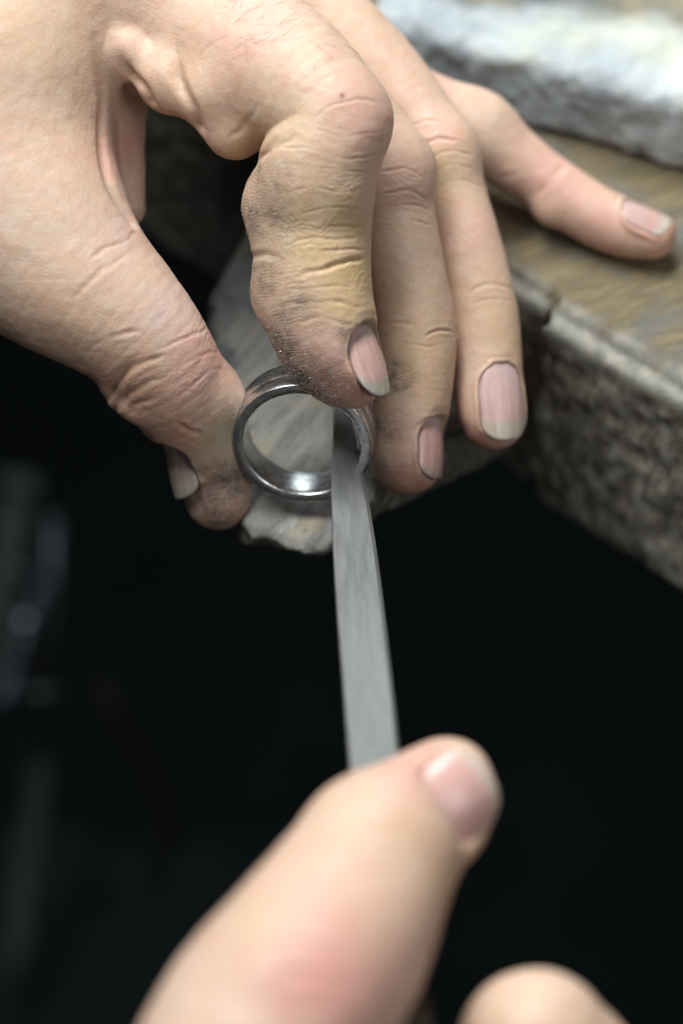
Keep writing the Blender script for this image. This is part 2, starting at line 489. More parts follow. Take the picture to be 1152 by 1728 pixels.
# bounds in bench-local axes: evaluate the field in the local frame
def f_bl(L):
    Pw = np.stack([c0[0] + L[:, 0] * ed[0] + L[:, 1] * en[0], c0[1] + L[:, 0] * ed[1] + L[:, 1] * en[1], L[:, 2]], 1)
    return bench_sdf(Pw)
V, Q = surface_nets(f_bl, (-150, -6, TOP - TH - 4), (160, 156, TOP + 4), 1.0)
N = mesh_normals(V, Q)
shadem = sstep(-6, -26, V[:, 0] + 4*fbm(V, .08, 3, 61)) * sstep(.9, .6, N[:, 2])  # mask of the painted shade: steep faces left of the split
facem = sstep(.65, .25, N[:, 2]) * sstep(-4.5, -8, V[:, 2] - TOP + 1.2 * fbm(V, .25, 3, 31))
wearm = np.clip(sstep(6.0, 2.5, V[:, 1]+2*fbm(V, .2, 3, 44)) * sstep(-8, -4, V[:, 2] - TOP + 1.5 * fbm(V, .3, 3, 71)), 0, 1) * (1 - facem * .9)
Vw = np.stack([c0[0] + V[:, 0] * ed[0] + V[:, 1] * en[0], c0[1] + V[:, 0] * ed[1] + V[:, 1] * en[1], V[:, 2] + BASE_Z], 1) * .001
bench = empty("workbench", (c0[0], c0[1], BASE_Z + TOP), "worn wooden workbench with a rough dark front edge and scratched brown top", "workbench")
link_mesh("bench_top", Vw, Q, M['bench'], bench, masks=dict(face=facem, wear=wearm, soot=shadem))

# bench pin: a wedge-shaped board, thin and ragged at its tip
PZ = -6.2
pin_px = [(402, 890, 1.5), (425, 905, 1.5), (452, 908, 1.5), (478, 922, 1.5), (512, 936, 1.5), (540, 930, 1.5), (566, 918, 2), (600, 896, 5), (640, 862, 7), (700, 832, 10), (824, 770, 15),
          (860, 700, 12), (640, 280, 0), (470, 300, 0), (405, 400, 0), (348, 505, 0), (366, 640, 0), (385, 780, 0)]
pin_xy = np.array([on_plane(x, y, PZ - q) for x, y, q in pin_px])
tipc = on_plane(500, 935, PZ)
def poly_sdf(P2, poly):
    d = np.full(len(P2), 1e18); s = np.ones(len(P2))
    n = len(poly)
    for i in range(n):
        a = poly[i]; b = poly[i-1]
        e = b - a; w = P2 - a
        t = np.clip((w @ e) / (e @ e), 0, 1)
        bb = w - t[:, None] * e
        d = np.minimum(d, (bb**2).sum(1))
        c1 = P2[:, 1] >= a[1]; c2 = P2[:, 1] < b[1]; c3 = e[0] * w[:, 1] > e[1] * w[:, 0]
        fl = (c1 & c2 & c3) | (~c1 & ~c2 & ~c3)
        s[fl] *= -1
    return s * np.sqrt(d)
def pin_sdf(P):
    nz = fbm(P, .35, 3, 12)
    d2 = poly_sdf(P[:, :2], pin_xy) + .55 * nz
    dist = np.hypot(P[:, 0] - tipc[0], P[:, 1] - tipc[1])
    th = 1.7 + np.clip(dist, 0, 60) * .34
    top = P[:, 2] - PZ + .35 * vnoise(P, .12, 2) + .15 * vnoise(P, .5, 7) + sstep(6, 0, dist) * 1.2
    k = 2.0
    h = np.maximum(k - np.abs(d2 - top), 0) / k
    d = np.maximum(d2, top) + h * h * k * .25 * 1.5
    d = np.maximum(d, (PZ - th) - P[:, 2])
    return d * .9
lo = np.append(pin_xy.min(0) - 3, PZ - 26); hi = np.append(pin_xy.max(0) + 3, PZ + 3)
V, Q = surface_nets(pin_sdf, lo, hi, .6)
N = mesh_normals(V, Q)
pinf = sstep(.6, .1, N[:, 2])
Vw = V.copy(); Vw[:, 2] += BASE_Z
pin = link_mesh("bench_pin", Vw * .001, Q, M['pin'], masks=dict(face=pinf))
tag(pin, "grey scratched wooden wedge with a ragged tip under the metal ring", "bench pin")

# crusted pale block on the bench top
b0 = on_plane(606, 140, TOP); b1 = on_plane(1152, 294, TOP)
bd = (b1 - b0) / np.linalg.norm(b1 - b0); bn = np.array([-bd[1], bd[0]])
BH = 15.5
def f_block(L):
    n = fbm(L, .07, 4, 77)
    q = np.stack([np.abs(L[:, 0] - 75) - 75, np.abs(L[:, 1] - 45) - 45, np.abs(L[:, 2] - BH / 2) - BH / 2], 1) + 3.0
    d = np.linalg.norm(np.maximum(q, 0), axis=1) + np.minimum(q.max(1), 0) - 3.0
    return (d + .5 * n + .6 * fbm(L, .45, 4, 5)) * .85
V, Q = surface_nets(f_block, (-5, -5, -3), (155, 95, BH + 5), 1.0)
V[:, 2] = np.maximum(V[:, 2], .05)
N = mesh_normals(V, Q)
topm = sstep(.3, .8, N[:, 2]) * sstep(7, 17, V[:, 1] + 7 * fbm(V, .06, 3, 9))
Vw = np.stack([b0[0] + V[:, 0]*bd[0] + V[:, 1]*bn[0], b0[1] + V[:, 0]*bd[1] + V[:, 1]*bn[1], V[:, 2] + TOP + .35 + BASE_Z], 1) * .001
blk = link_mesh("soldering_block", Vw, Q, M['block'], masks=dict(top=topm))
tag(blk, "pale crusted block with smudged brown top lying on the bench beyond the little finger", "soldering block")

# floor in the dark far below
V = np.array([[-2, -2, 0], [2, -2, 0], [2, 2.5, 0], [-2, 2.5, 0]], float)
fl = link_mesh("floor", V, [(0, 1, 2, 3)], M['floor'], smooth=False); tag(fl, "black unlit floor below the bench", kind='structure')

# ------------------------------------------------------------------ tubes and other plain shapes
def tube(pts, radii, seg=12, cap=True):
    pts = [np.asarray(p, float) for p in pts]
    if np.isscalar(radii): radii = [radii] * len(pts)
    V = []; F = []
    up = np.array([.13, .97, .2])
    for i, p in enumerate(pts):
        a = pts[max(i-1, 0)]; b = pts[min(i+1, len(pts)-1)]
        t = (b - a) / np.linalg.norm(b - a)
        x = np.cross(up, t); x /= np.linalg.norm(x); y = np.cross(t, x)
        for k in range(seg):
            th = 2*math.pi*k/seg
            V.append(p + radii[i] * (math.cos(th)*x + math.sin(th)*y))
    for i in range(len(pts)-1):
        for k in range(seg):
            F.append((i*seg+k, i*seg+(k+1) % seg, (i+1)*seg+(k+1) % seg, (i+1)*seg+k))
    if cap:
        F.append(tuple(range(seg))[::-1]); F.append(tuple(range((len(pts)-1)*seg, len(pts)*seg)))
    return np.array(V), F
def tube_obj(name, pts_cam, radii, mat, parent=None, seg=14):
    V, F = tube([np.asarray(p) for p in pts_cam], radii, seg)
    o = link_mesh(name, to_world(V), F, mat, parent)
    return o

# ------------------------------------------------------------------ ring
RC = W(509, 751, -1.5)
ax = np.array([.10, .56, .82]); ax /= np.linalg.norm(ax)           # from the front rim to the back rim
e1 = np.cross(ax, [0, 1, 0]); e1 /= np.linalg.norm(e1); e2 = np.cross(ax, e1)
RO, RI, RW = 11.3, 9.35, 6.6
prof = [(RI+.12, .04), (RI+.3, -.04), (RO-.5, -.04), (RO-.32, .03), (RO-.24, .2), (RO-.05, 2.5), (RO-.10, 2.62), (RO-.08, 2.75), (RO, 2.9),
        (RO, RW-.3), (RO-.1, RW-.05), (RO-.4, RW), (RI+.5, RW), (RI+.1, RW-.25), (RI-.02, RW-.7), (RI, 2.3), (RI-.03, 1.9), (RI-.0, 1.4), (RI+.03, .25)]
NS = 200; V = []; F = []
rs = random.Random(4)
for i in range(NS):
    th = 2*math.pi*i/NS
    for (r, a) in prof:
        rr = r + .03*math.sin(3*th+.5) + .015*math.sin(11*th)
        V.append(RC + ax*a + rr*(math.cos(th)*e1 + math.sin(th)*e2))
npf = len(prof)
for i in range(NS):
    j = (i+1) % NS
    for k in range(npf):
        l = (k+1) % npf
        F.append((i*npf+k, i*npf+l, j*npf+l, j*npf+k))
V = np.array(V)
ringo = link_mesh("ring", to_world(V), F, M['ring'])
tag(ringo, "plain steel finger ring held upright between thumb and fingers", "ring")

# ------------------------------------------------------------------ file
fa = W(593, 850, -7.5); fb = W(634, 1280, -52)
fd = (fb - fa) / np.linalg.norm(fb - fa)                            # toward the worker
def fpt(t): return fa + fd * t
tlen = np.linalg.norm(fb - fa)
fn = np.array([.06, 0, -1.0]); fn -= fn @ fd * fd; fn /= np.linalg.norm(fn)
fx = np.cross(fd, fn); 
if fx[0] < 0: fx = -fx
rot = math.radians(9)
fx, fn = fx*math.cos(rot) + fn*math.sin(rot)*-1, fn*math.cos(rot) + fx*math.sin(rot)
stations = [(-38, 1.3), (-30, 2.4), (-22, 3.3), (-14, 4.4), (-6, 5.6), (0, 6.2), (8, 6.8), (18, 7.2), (30, 7.4), (60, 7.4), (72, 7.3), (84, 7.0), (90, 4.2), (100, 3.2), (118, 2.4)]
FO = to_world(fpt(0))[0]
fxw = to_world(fx + 0)[0] - to_world(np.zeros(3))[0]; fdw = to_world(fd)[0] - to_world(np.zeros(3))[0]; fnw = to_world(fn)[0] - to_world(np.zeros(3))[0]
fxw /= np.linalg.norm(fxw); fdw /= np.linalg.norm(fdw); fnw /= np.linalg.norm(fnw)
Mf = Matrix(((fxw[0], fdw[0], fnw[0], FO[0]), (fxw[1], fdw[1], fnw[1], FO[1]), (fxw[2], fdw[2], fnw[2], FO[2]), (0, 0, 0, 1)))
steel_file = bpy.data.objects.new("metal_file", None); COL.objects.link(steel_file); steel_file.matrix_world = Mf
tag(steel_file, "grey steel hand file passing down through the ring", "file")
V = []; F = []; first = True
for (t, w) in stations:
    w2 = w/2; th = min(2.2, w*.42)
    sec = [(-w2+.25, 0), (w2-.75, 0), (w2-.08, -.5), (w2, -.75), (w2-.3, -th*.8), (w2*.45, -th*1.35), (-w2*.45, -th*1.35), (-w2+.2, -th*.8), (-w2, -.35), (-w2+.06, -.12)]
    for x, z in sec: V.append((x*.001, t*.001, z*.001))
ns = 10
for i in range(len(stations)-1):
    for k in range(ns):
        l = (k+1) % ns
        F.append((i*ns+k, i*ns+l, (i+1)*ns+l, (i+1)*ns+k))
F.append(tuple(range(ns))); F.append(tuple(range((len(stations)-1)*ns, len(stations)*ns))[::-1])
me = bpy.data.meshes.new("blade"); me.from_pydata(V, [], F); me.update(); me.materials.append(M['file'])
blade = bpy.data.objects.new("blade", me); COL.objects.link(blade); blade.parent = steel_file
V, F = tube([(0, t*.001, -.0012) for t in (94, 96, 102, 115, 135, 155, 170, 176, 178)], [r*.001 for r in (2.2, 3.6, 4, 4.4, 6, 7, 6.6, 5, 2)], 24)
me = bpy.data.meshes.new("handle"); me.from_pydata([tuple(v) for v in V], [], F); me.update(); me.materials.append(M['handle'])
me.polygons.foreach_set("use_smooth", [True]*len(me.polygons))
hd = bpy.data.objects.new("handle", me); COL.objects.link(hd); hd.parent = steel_file

# ------------------------------------------------------------------ hands
class Hand:
    def __init__(s): s.groups = {}; s.palm = []; s.bumps = {}
def hand_field(H):
    G = {k: chain_pts(v) for k, v in H.groups.items()}
    Bm = {k: [(W(x, y, z), r * sc_(z), kk) for (x, y, z, r, kk) in v] for k, v in H.bumps.items()}
    PL = [chain_pts(c) for c in H.palm]
    def parts(P):
        palm = np.full(len(P), 1e9)
        for c in PL: palm = smin(palm, chain_sdf(P, c), H.palm_k)
        for c, r, kk in Bm.get('palm', []): palm = smin(palm, np.linalg.norm(P - c, axis=1) - r, kk)
        out = {}
        for k, pts in G.items():
            d = chain_sdf(P, pts)
            for c, r, kk in Bm.get(k, []): d = smin(d, np.linalg.norm(P - c, axis=1) - r, kk)
            out[k] = d
        return palm, out
    grooves = []
    def f(P):
        palm, out = parts(P)
        d = palm
        for k, v in out.items():
            d = smin(d, smin(v, palm, H.join_k.get(k, 6)), .5)
        for g, kk in grooves:                         # folds cut into the flesh
            d = -smin(-d, chain_sdf(P, g), kk)
        return d
    for poly, rad, kk, sink in getattr(H, 'grooves', []):
        pts = []; last = None
        for (x, y) in smooth_poly(poly, 4):
            o = np.array([0, 0, -D]); d_ = W(x, y, 0) - o; d_ /= np.linalg.norm(d_)
            p = march(f, o + d_*300, d_, 200)
            if p is None:
                p = o + d_*((last + 1.2 + D)/d_[2]) if last is not None else None
            if p is None: continue
            if last is not None and p[2] > last + 3: p = o + d_*((last + 1.5 + D)/d_[2])
            last = p[2]; pts.append((p, d_))
        n_ = len(pts)
        if n_ < 2: continue
        arr = []
        for i, (p, d_) in enumerate(pts):
            w = min(1., i/(n_*.45)); w = w*w*(3-2*w)
            arr.append(list(p + d_*(sink*w - (1-w)*(kk*.55 + rad))) + [rad*(.4+.6*w)])
        arr = np.array(arr)
        grooves.append((arr, kk))
    return f, parts

def march(f, o, d, tmax=400):
    t = 0.
    for _ in range(200):
        p = o + d * t
        v = float(f(p[None])[0])
        if v < .005: return p
        t += max(v * .8, .01)
        if t > tmax: return None
    return p

def make_hand(name, label, H, lo, hi, h, nails, strokes, waves, colors, grime, front_sub=1):
    f, parts = hand_field(H)
    V, Q = surface_nets(f, lo, hi, h)
    V = relax(V, Q, 1, .4)
    V, Q = subdivide(V, Q)
    for _ in range(2):
        V = V - f(V)[:, None] * mesh_normals(V, Q) * .9
    V = relax(V, Q, 1, .25)
    N = mesh_normals(V, Q)
    palm, out = parts(V)
    keys = list(out.keys())
    allv = np.stack([palm] + [out[k] for k in keys], 1)
    ident = np.argmin(allv, 1)                      # 0 palm, 1.. fingers
    kid = {k: i + 1 for i, k in enumerate(keys)}; kid['palm'] = 0
    vd = V - np.array([0, 0, -D]); vd /= np.linalg.norm(vd, axis=1, keepdims=True)
    facing = -(N * vd).sum(1)
    fm = sstep(-.05, .25, facing)
    px, py = pix(V)
    disp = np.zeros(len(V)); crease = np.zeros(len(V))
    ncr = vnoise(V, .9, 5) * 1.6 + vnoise(V, .35, 6) * 4.0; nw2s = vnoise(V, .45, 8)
    for (who, poly, wd, dep) in strokes:
        if who == 'index': dep *= .62; wd *= .82
        else: dep *= .68; wd *= .85
        poly = smooth_poly(poly)
        A = np.array(poly)
        m_ = (px > A[:, 0].min()-wd*5) & (px < A[:, 0].max()+wd*5) & (py > A[:, 1].min()-wd*5) & (py < A[:, 1].max()+wd*5)
        if who != 'any':
            ids = [kid[w] for w in who.split('+')]
            m_ &= np.isin(ident, ids)
        ix = np.nonzero(m_)[0]
        if len(ix) == 0: continue
        d, u = seg_dist(px[ix] + ncr[ix]*.8, py[ix] + ncr[ix]*.8, poly)
        taper = np.clip(np.minimum(u, 1-u) * 5 + .15, 0, 1)
        wv = wd * (.6 + .4*taper)
        gprof = np.exp(-(d/wv)**2); ridge = np.exp(-((d - 2.1*wv)/(wv*1.1))**2)
        disp[ix] += fm[ix] * taper * dep * np.clip(.9 + .8*nw2s[ix], .2, 1.4) * (-gprof + .20*ridge)*.8
        crease[ix] = np.maximum(crease[ix], gprof * taper * min(1, dep*2.2) * fm[ix])
    nw = fbm(V, .16, 3, 41)
    nw2 = vnoise(V, .5, 47)
    for (who, cx, cy, rx, ry, ang, per, amp) in waves:
        ids = [kid[w] for w in who.split('+')]
        mk = np.exp(-((px-cx)/rx)**2 - ((py-cy)/ry)**2) * np.isin(ident, ids)
        ca, sa = math.cos(math.radians(ang)), math.sin(math.radians(ang))
        q = (-(px-cx)*sa + (py-cy)*ca) / per
        ph = q + nw*2.6 + nw2*.28
        s_ = 1 - np.abs(np.sin(math.pi*ph))**.7
        am = np.clip(.55 + .9*vnoise(V, .28, 60), 0, 1.3)
        disp += -amp * (s_ - .4) * mk * fm * am
        crease = np.maximum(crease, s_**3 * mk * fm * np.clip(amp*2.2, 0, .4) * am)
    disp += .10 * fbm(V, .22, 3, 90) + .022 * fbm(V, 1.0, 2, 33)
    V2 = V + N * disp[:, None]
    # nails
    nail_meshes = []
    fold = np.zeros(len(V))
    for nl in nails:
        c = W(nl['px'], nl['py'], nl['dz']); s = sc_(nl['dz'])
        t = np.array([nl['t'][0], -nl['t'][1], nl.get('tz', 0.)], float); t /= np.linalg.norm(t)
        view = np.array([0, 0, -1.]); side = np.cross(t, view); side /= np.linalg.norm(side)
        if side[0] < 0 and abs(side[0]) > .3: side = -side
        if abs(side[0]) <= .3 and side[1] < 0: side = -side
        vw = np.cross(side, t); 
        if vw[2] > 0: vw = -vw
        th = math.radians(nl['ang'])
        n = math.cos(th)*vw + math.sin(th)*side
        hitp = march(lambda P: f(P), c + n*30, -n)
        b = np.cross(t, n); b /= np.linalg.norm(b)
        o = hitp - n * nl.get('sink', .25)
        Wd, Ln, Rc, RL = nl['W'], nl['L'], nl['Rc'], nl.get('RL', 28.)
        def surf(a, v):                               # a across (mm), v along (mm, + to the tip)
            ph = a / Rc
            hgt = Rc*(np.cos(ph)-1) - np.sign(v)*0 - v*v/(2*RL)
            return o + np.outer(Rc*np.sin(ph), b) + np.outer(v, t) + np.outer(hgt, n)
        def halfw(v):                                 # outline
            u = (v + Ln/2)/Ln
            base = np.sqrt(np.clip(1 - ((.30 - u)/.30)**2, 0, 1)) if False else None
            w = np.where(u < .42, np.sqrt(np.clip(1 - ((.42-u)/.44)**2, 0, 1)), 1.)
            tipk = nl.get('round', .22)
            w = np.where(u > 1-tipk, np.sqrt(np.clip(1 - ((u-(1-tipk))/(tipk*1.04))**2, 0, 1)), w)
            return w * Wd/2
        # press the flesh to the underside of the nail and raise the folds round it
        r = V2 - o
        x = r @ b; v = r @ t; hh = r @ n
        near = np.isin(ident, [kid[k] for k in nl['who'].split('+')]) & (np.abs(x) < Wd) & (np.abs(v) < Ln*.9) & (hh > -Rc*1.1) & (hh < 6)
        ix = np.nonzero(near)[0]
        xa = x[ix]; va = v[ix]
        ph = np.arctan2(xa, hh[ix] + Rc + va**2/(2*RL)); rad = np.hypot(xa, hh[ix] + Rc + va**2/(2*RL))
        a = ph*Rc
        hw = halfw(np.clip(va, -Ln/2, Ln/2))
        over = np.hypot(np.maximum(np.abs(a) - hw, 0), np.maximum(np.abs(va) - Ln/2, 0))
        sgn = np.where((np.abs(a) < hw) & (np.abs(va) < Ln/2), -np.minimum(hw-np.abs(a), Ln/2-np.abs(va)), over)
        free = nl.get('free', 1.5)
        inside = sstep(.25, -.15, sgn)
        target = Rc - .35
        tipz = sstep(Ln/2-free*1.6, Ln/2-free*.2, va)
        newr = rad*(1-inside) + inside*np.where(tipz > 0, np.minimum(rad, target - tipz*.6), target)
        foldh = nl.get('fold', .45) * np.exp(-((sgn-.62)/.42)**2) * (1 - sstep(Ln*.05, Ln*.42, va))
        blend = sstep(1.8, .3, sgn)
        # outside but close: bring the skin level with the plate plus the fold
        lvl = Rc + .12 + foldh
        sidezone = blend*(1-inside)*(1 - sstep(Ln*.22, Ln*.5, va))
        newr = newr + np.clip(lvl - newr, -.3, .8)*sidezone*.8
        newr = np.where(inside > .5, newr, newr)
        dirv = (np.outer(np.sin(ph), b) + np.outer(np.cos(ph), n))
        ctr = V2[ix] - dirv*rad[:, None]
        V2[ix] = ctr + dirv*newr[:, None]
        fold[ix] = np.maximum(fold[ix], np.exp(-((sgn-.05)/.28)**2) * nl.get('dirt', .6) * .75 * np.clip(.8+nw2[ix]*1.2, .1, 1.3))
        # plate
        nv, na = 40, 26
        vs = np.linspace(-Ln/2*.999, Ln/2*.999, nv); PV = []; PC = []; top = []
        for side_ in (0, 1):
            for vv in vs:
                hwv = float(halfw(np.array([vv]))[0])
                for k in range(na):
                    q = (k/(na-1)*2-1)
                    aa = q*hwv
                    p = surf(np.array([aa]), np.array([vv]))[0]
                    ph_ = aa/Rc; dn = math.sin(ph_)*b + math.cos(ph_)*n
                    edge = min(1., (1-abs(q))*6+.25)
                    p = p + dn*((.10*edge) if side_ == 0 else -.35) + dn*.03*math.sin(aa*3.1+vv*.2)
                    PV.append(p)
                    u = (vv + Ln/2)/Ln
                    bed = np.array(nl.get('bed', (.50, .32, .28))); lun = np.array(nl.get('lun', (.50, .37, .35))); tipc_ = np.array(nl.get('tipc', (.42, .41, .34)))
                    fr = free/Ln
                    arc = u + .12*q*q + .02*math.sin(q*5+1) + .010*math.sin(q*17)
                    tt = .8*float(sstep(1-fr-.10, 1-fr+.06, np.array([arc]))[0])
                    lu = float(sstep(.30, .05, np.array([u + .25*q*q]))[0])
                    c_ = bed*(1-lu*.7) + lun*lu*.7
                    pk = math.exp(-((u-.62)/.2)**2)*.25
                    c_ = c_*(1-pk) + np.array((.54, .29, .25))*pk
                    c_ = c_*(1-tt) + tipc_*tt
                    ed_ = max(0, 1-(1-abs(q))*14) * .5
                    ed2 = float(sstep(.03, .0, np.array([1-arc]))[0])*.4 + float(sstep(.05, .0, np.array([u]))[0])*.5
                    dk = min(.8, (ed_+ed2)*nl.get('dirt', .6))
                    c_ = c_*(1-dk) + np.array((.06, .055, .05))*dk
                    c_ = c_*(1 + .05*math.sin(q*23+math.sin(u*5)) + .04*math.sin(q*41+2))
                    gm = nl.get('dirt', .6)*.16*max(0, math.sin(q*7+u*11)*math.sin(u*9-q*4+1))
                    c_ = c_*(1-gm) + np.array((.14, .12, .10))*gm
                    PC.append(c_)
        PV = np.array(PV); PC = np.array(PC); F = []
        n0 = nv*na
        for i in range(nv-1):
            for k in range(na-1):
                A_ = i*na+k
                F.append((A_, A_+1, A_+na+1, A_+na)); F.append((n0+A_, n0+A_+na, n0+A_+na+1, n0+A_+1))
        for i in range(nv-1):
            F.append((i*na, i*na+na, n0+i*na+na, n0+i*na)); e_ = i*na+na-1
            F.append((e_, n0+e_, n0+e_+na, e_+na))
        for k in range(na-1):
            F.append((k, n0+k, n0+k+1, k+1)); e_ = (nv-1)*na+k
            F.append((e_, e_+1, n0+e_+1, n0+e_))
        nail_meshes.append((PV, PC, F))
    # colour of the skin
    C = np.tile(np.array((.555, .388, .288)), (len(V), 1))
    nn = fbm(V, .10, 3, 11)[:, None]
    C = C * (1 + .10*nn*np.array([.6, 1., 1.]))
    cn = np.clip(1 + .5*fbm(V, .3, 2, 23), 0, 1.4)
    for (who, cx, cy, r, col, st) in colors:
        mk = np.exp(-((px-cx)**2 + (py-cy)**2)/(r*r)) * st
        if who != 'any': mk = mk * np.isin(ident, [kid[w] for w in who.split('+')])
        mk = (mk * cn)[:, None].clip(0, 1)
        C = C*(1-mk) + np.array(col)*mk
    G = np.zeros(len(V))
    for (who, cx, cy, r, st) in grime:
        mk = np.exp(-((px-cx)**2 + (py-cy)**2)/(r*r)) * st
        if who != 'any': mk = mk * np.isin(ident, [kid[w] for w in who.split('+')])
        G = np.maximum(G, mk)
    G = G * np.clip(.85 + .5*fbm(V, .5, 3, 77), 0, 1.5)
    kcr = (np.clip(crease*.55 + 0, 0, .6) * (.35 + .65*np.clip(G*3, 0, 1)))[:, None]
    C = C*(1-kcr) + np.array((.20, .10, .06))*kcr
    kd = np.clip(G*.36, 0, .5)[:, None]
    C = C*(1-kd) + np.array((.10, .095, .09))*kd
    kf = np.clip(fold*.8, 0, .7)[:, None]
    C = C*(1-kf) + np.array((.10, .07, .055))*kf
    root = empty(name, tuple(to_world(V2.mean(0))[0]*1000), label, "hand")
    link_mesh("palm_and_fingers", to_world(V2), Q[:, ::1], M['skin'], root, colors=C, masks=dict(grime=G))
    for PV, PC, F in nail_meshes:
        link_mesh("fingernail", to_world(PV), F, M['nail'], root, colors=PC)
    return root, V2, Q, N, px, py, facing, ident, kid, G

# ---- the left hand, holding the ring
H = Hand()
H.palm_k = 7
H.groups = dict(
    index=[(230, -30, 6, 150), (345, 48, 0, 121), (470, 122, -8, 119), (556, 198, -14, 94), (535, 290, -13, 102), (526, 380, -10, 101), (528, 470, -10, 98), (548, 560, -10, 90), (576, 612, -9.5, 74), (593, 639, -9.5, 51)],
    middle=[(430, 60, 12, 90), (560, 170, 8, 80), (640, 275, 4, 76), (664, 360, 5, 70), (682, 460, 6, 70), (698, 560, 7, 72), (695, 650, 7, 68), (690, 730, 7, 63), (687, 775, 7, 60)],
    ring_finger=[(440, -40, 22, 80), (560, 40, 20, 72), (660, 140, 18, 66), (738, 248, 15, 57), (765, 330, 15, 56), (790, 430, 14, 60), (812, 530, 13, 62), (822, 620, 12, 59), (827, 685, 11, 57), (832, 704, 11, 55)],
    little=[(560, 80, 26, 75), (680, 165, 27, 64), (785, 214, 28, 61), (860, 265, 29, 56), (920, 307, 29, 50), (1000, 362, 28, 51), (1060, 386, 27, 49), (1098, 396, 26, 42)],
    thumb=[(-120, 330, 0, 210), (20, 400, -4, 160), (120, 470, -6, 138), (215, 545, -6, 112), (282, 632, -3, 96), (328, 716, 3, 76), (356, 782, 8, 62), (368, 838, 9, 56)])
H.palm = [[(-700, 60, 25, 290), (-300, 80, 10, 260), (-30, 120, 2, 215)], [(-30, 120, 2, 200), (120, -60, 6, 190), (300, -160, 12, 170)], [(-40, 180, 0, 190), (30, 310, -3, 150)],
          [(205, 50, 8, 42), (204, 180, 9, 38), (208, 300, 9, 34), (214, 350, 9, 28)]]
H.join_k = dict(index=5, middle=9, ring_finger=9, little=9, thumb=12)
H.bumps = dict(
    index=[(226, 88, -5, 38, 1.2), (288, 132, -5, 60, 2.5), (362, 160, -8, 62, 4), (396, 220, -7, 50, 3), (594, 200, -15, 54, 5), (460, 345, -9, 44, 5), (472, 500, -8, 42, 4)],
    middle=[(680, 280, 3, 44, 5)],
    ring_finger=[(752, 252, 14, 42, 5)],
    little=[(925, 355, 28, 22, 3), (812, 210, 28, 44, 5)],
    thumb=[(205, 668, -5, 24, 3), (238, 690, -5, 20, 3), (360, 672, 0, 50, 4), (362, 760, 8, 56, 5)])
H.grooves = [   # (pixels from the flesh out to the silhouette), radius mm, softness mm, depth mm
    ([(490, 228), (462, 240), (440, 262), (418, 277), (398, 288)], .40, 1.6, .25),
    ([(470, 438), (448, 430), (430, 432), (412, 436)], .25, 1.0, .1),
    ([(298, 82), (297, 112), (308, 148), (326, 182), (336, 214)], .40, 1.8, .3),
    ([(196, 66), (202, 98), (222, 126), (242, 146), (256, 172)], .40, 1.6, .3),
    ([(250, 604), (216, 622), (194, 648), (180, 672), (165, 688)], .35, 1.6, .2),
    ([(240, 652), (216, 664), (198, 684), (186, 704)], .25, 1.2, .1),
    ([(168, 70), (176, 150), (172, 230), (185, 310), (222, 372)], .35, 2.2, .2),
    ([(612, 440), (585, 441), (555, 450)], .12, .8, .05),
]
nails = [
    dict(who='index', px=576, py=626, dz=-9.5, t=(.30, .95), tz=.0, ang=57, W=10.0, L=11.6, Rc=6.6, free=2.2, fold=.5, dirt=.9, tipc=(.33, .32, .26), sink=.35, round=.5, bed=(.52, .32, .28)),
    dict(who='middle', px=690, py=757, dz=7, t=(.02, 1.), ang=62, W=9.0, L=10.0, Rc=6.0, free=1.0, fold=.5, dirt=.8, sink=.4, round=.30, bed=(.49, .285, .25), tipc=(.33,.24,.21)),
    dict(who='ring_finger', px=828, py=682, dz=11, t=(.10, 1.), ang=28, W=9.2, L=12.4, Rc=5.8, free=2.5, fold=.4, dirt=.7, tipc=(.42, .37, .28), sink=.35, round=.26, bed=(.53, .35, .325)),
    dict(who='little', px=1078, py=388, dz=26, t=(.90, .36), ang=52, W=8.0, L=8.5, Rc=4.9, free=1.4, fold=.4, dirt=.4, tipc=(.48, .43, .35), sink=.3),
    dict(who='thumb', px=352, py=784, dz=8, t=(.17, 1.), ang=-60, W=9.4, L=9.6, Rc=6.0, free=1.2, fold=.5, dirt=.8, sink=.4, bed=(.40, .31, .27), tipc=(.32,.28,.23)),
]
I, MF, RF, LF, T, PA = 'index', 'middle', 'ring_finger', 'little', 'thumb', 'palm'
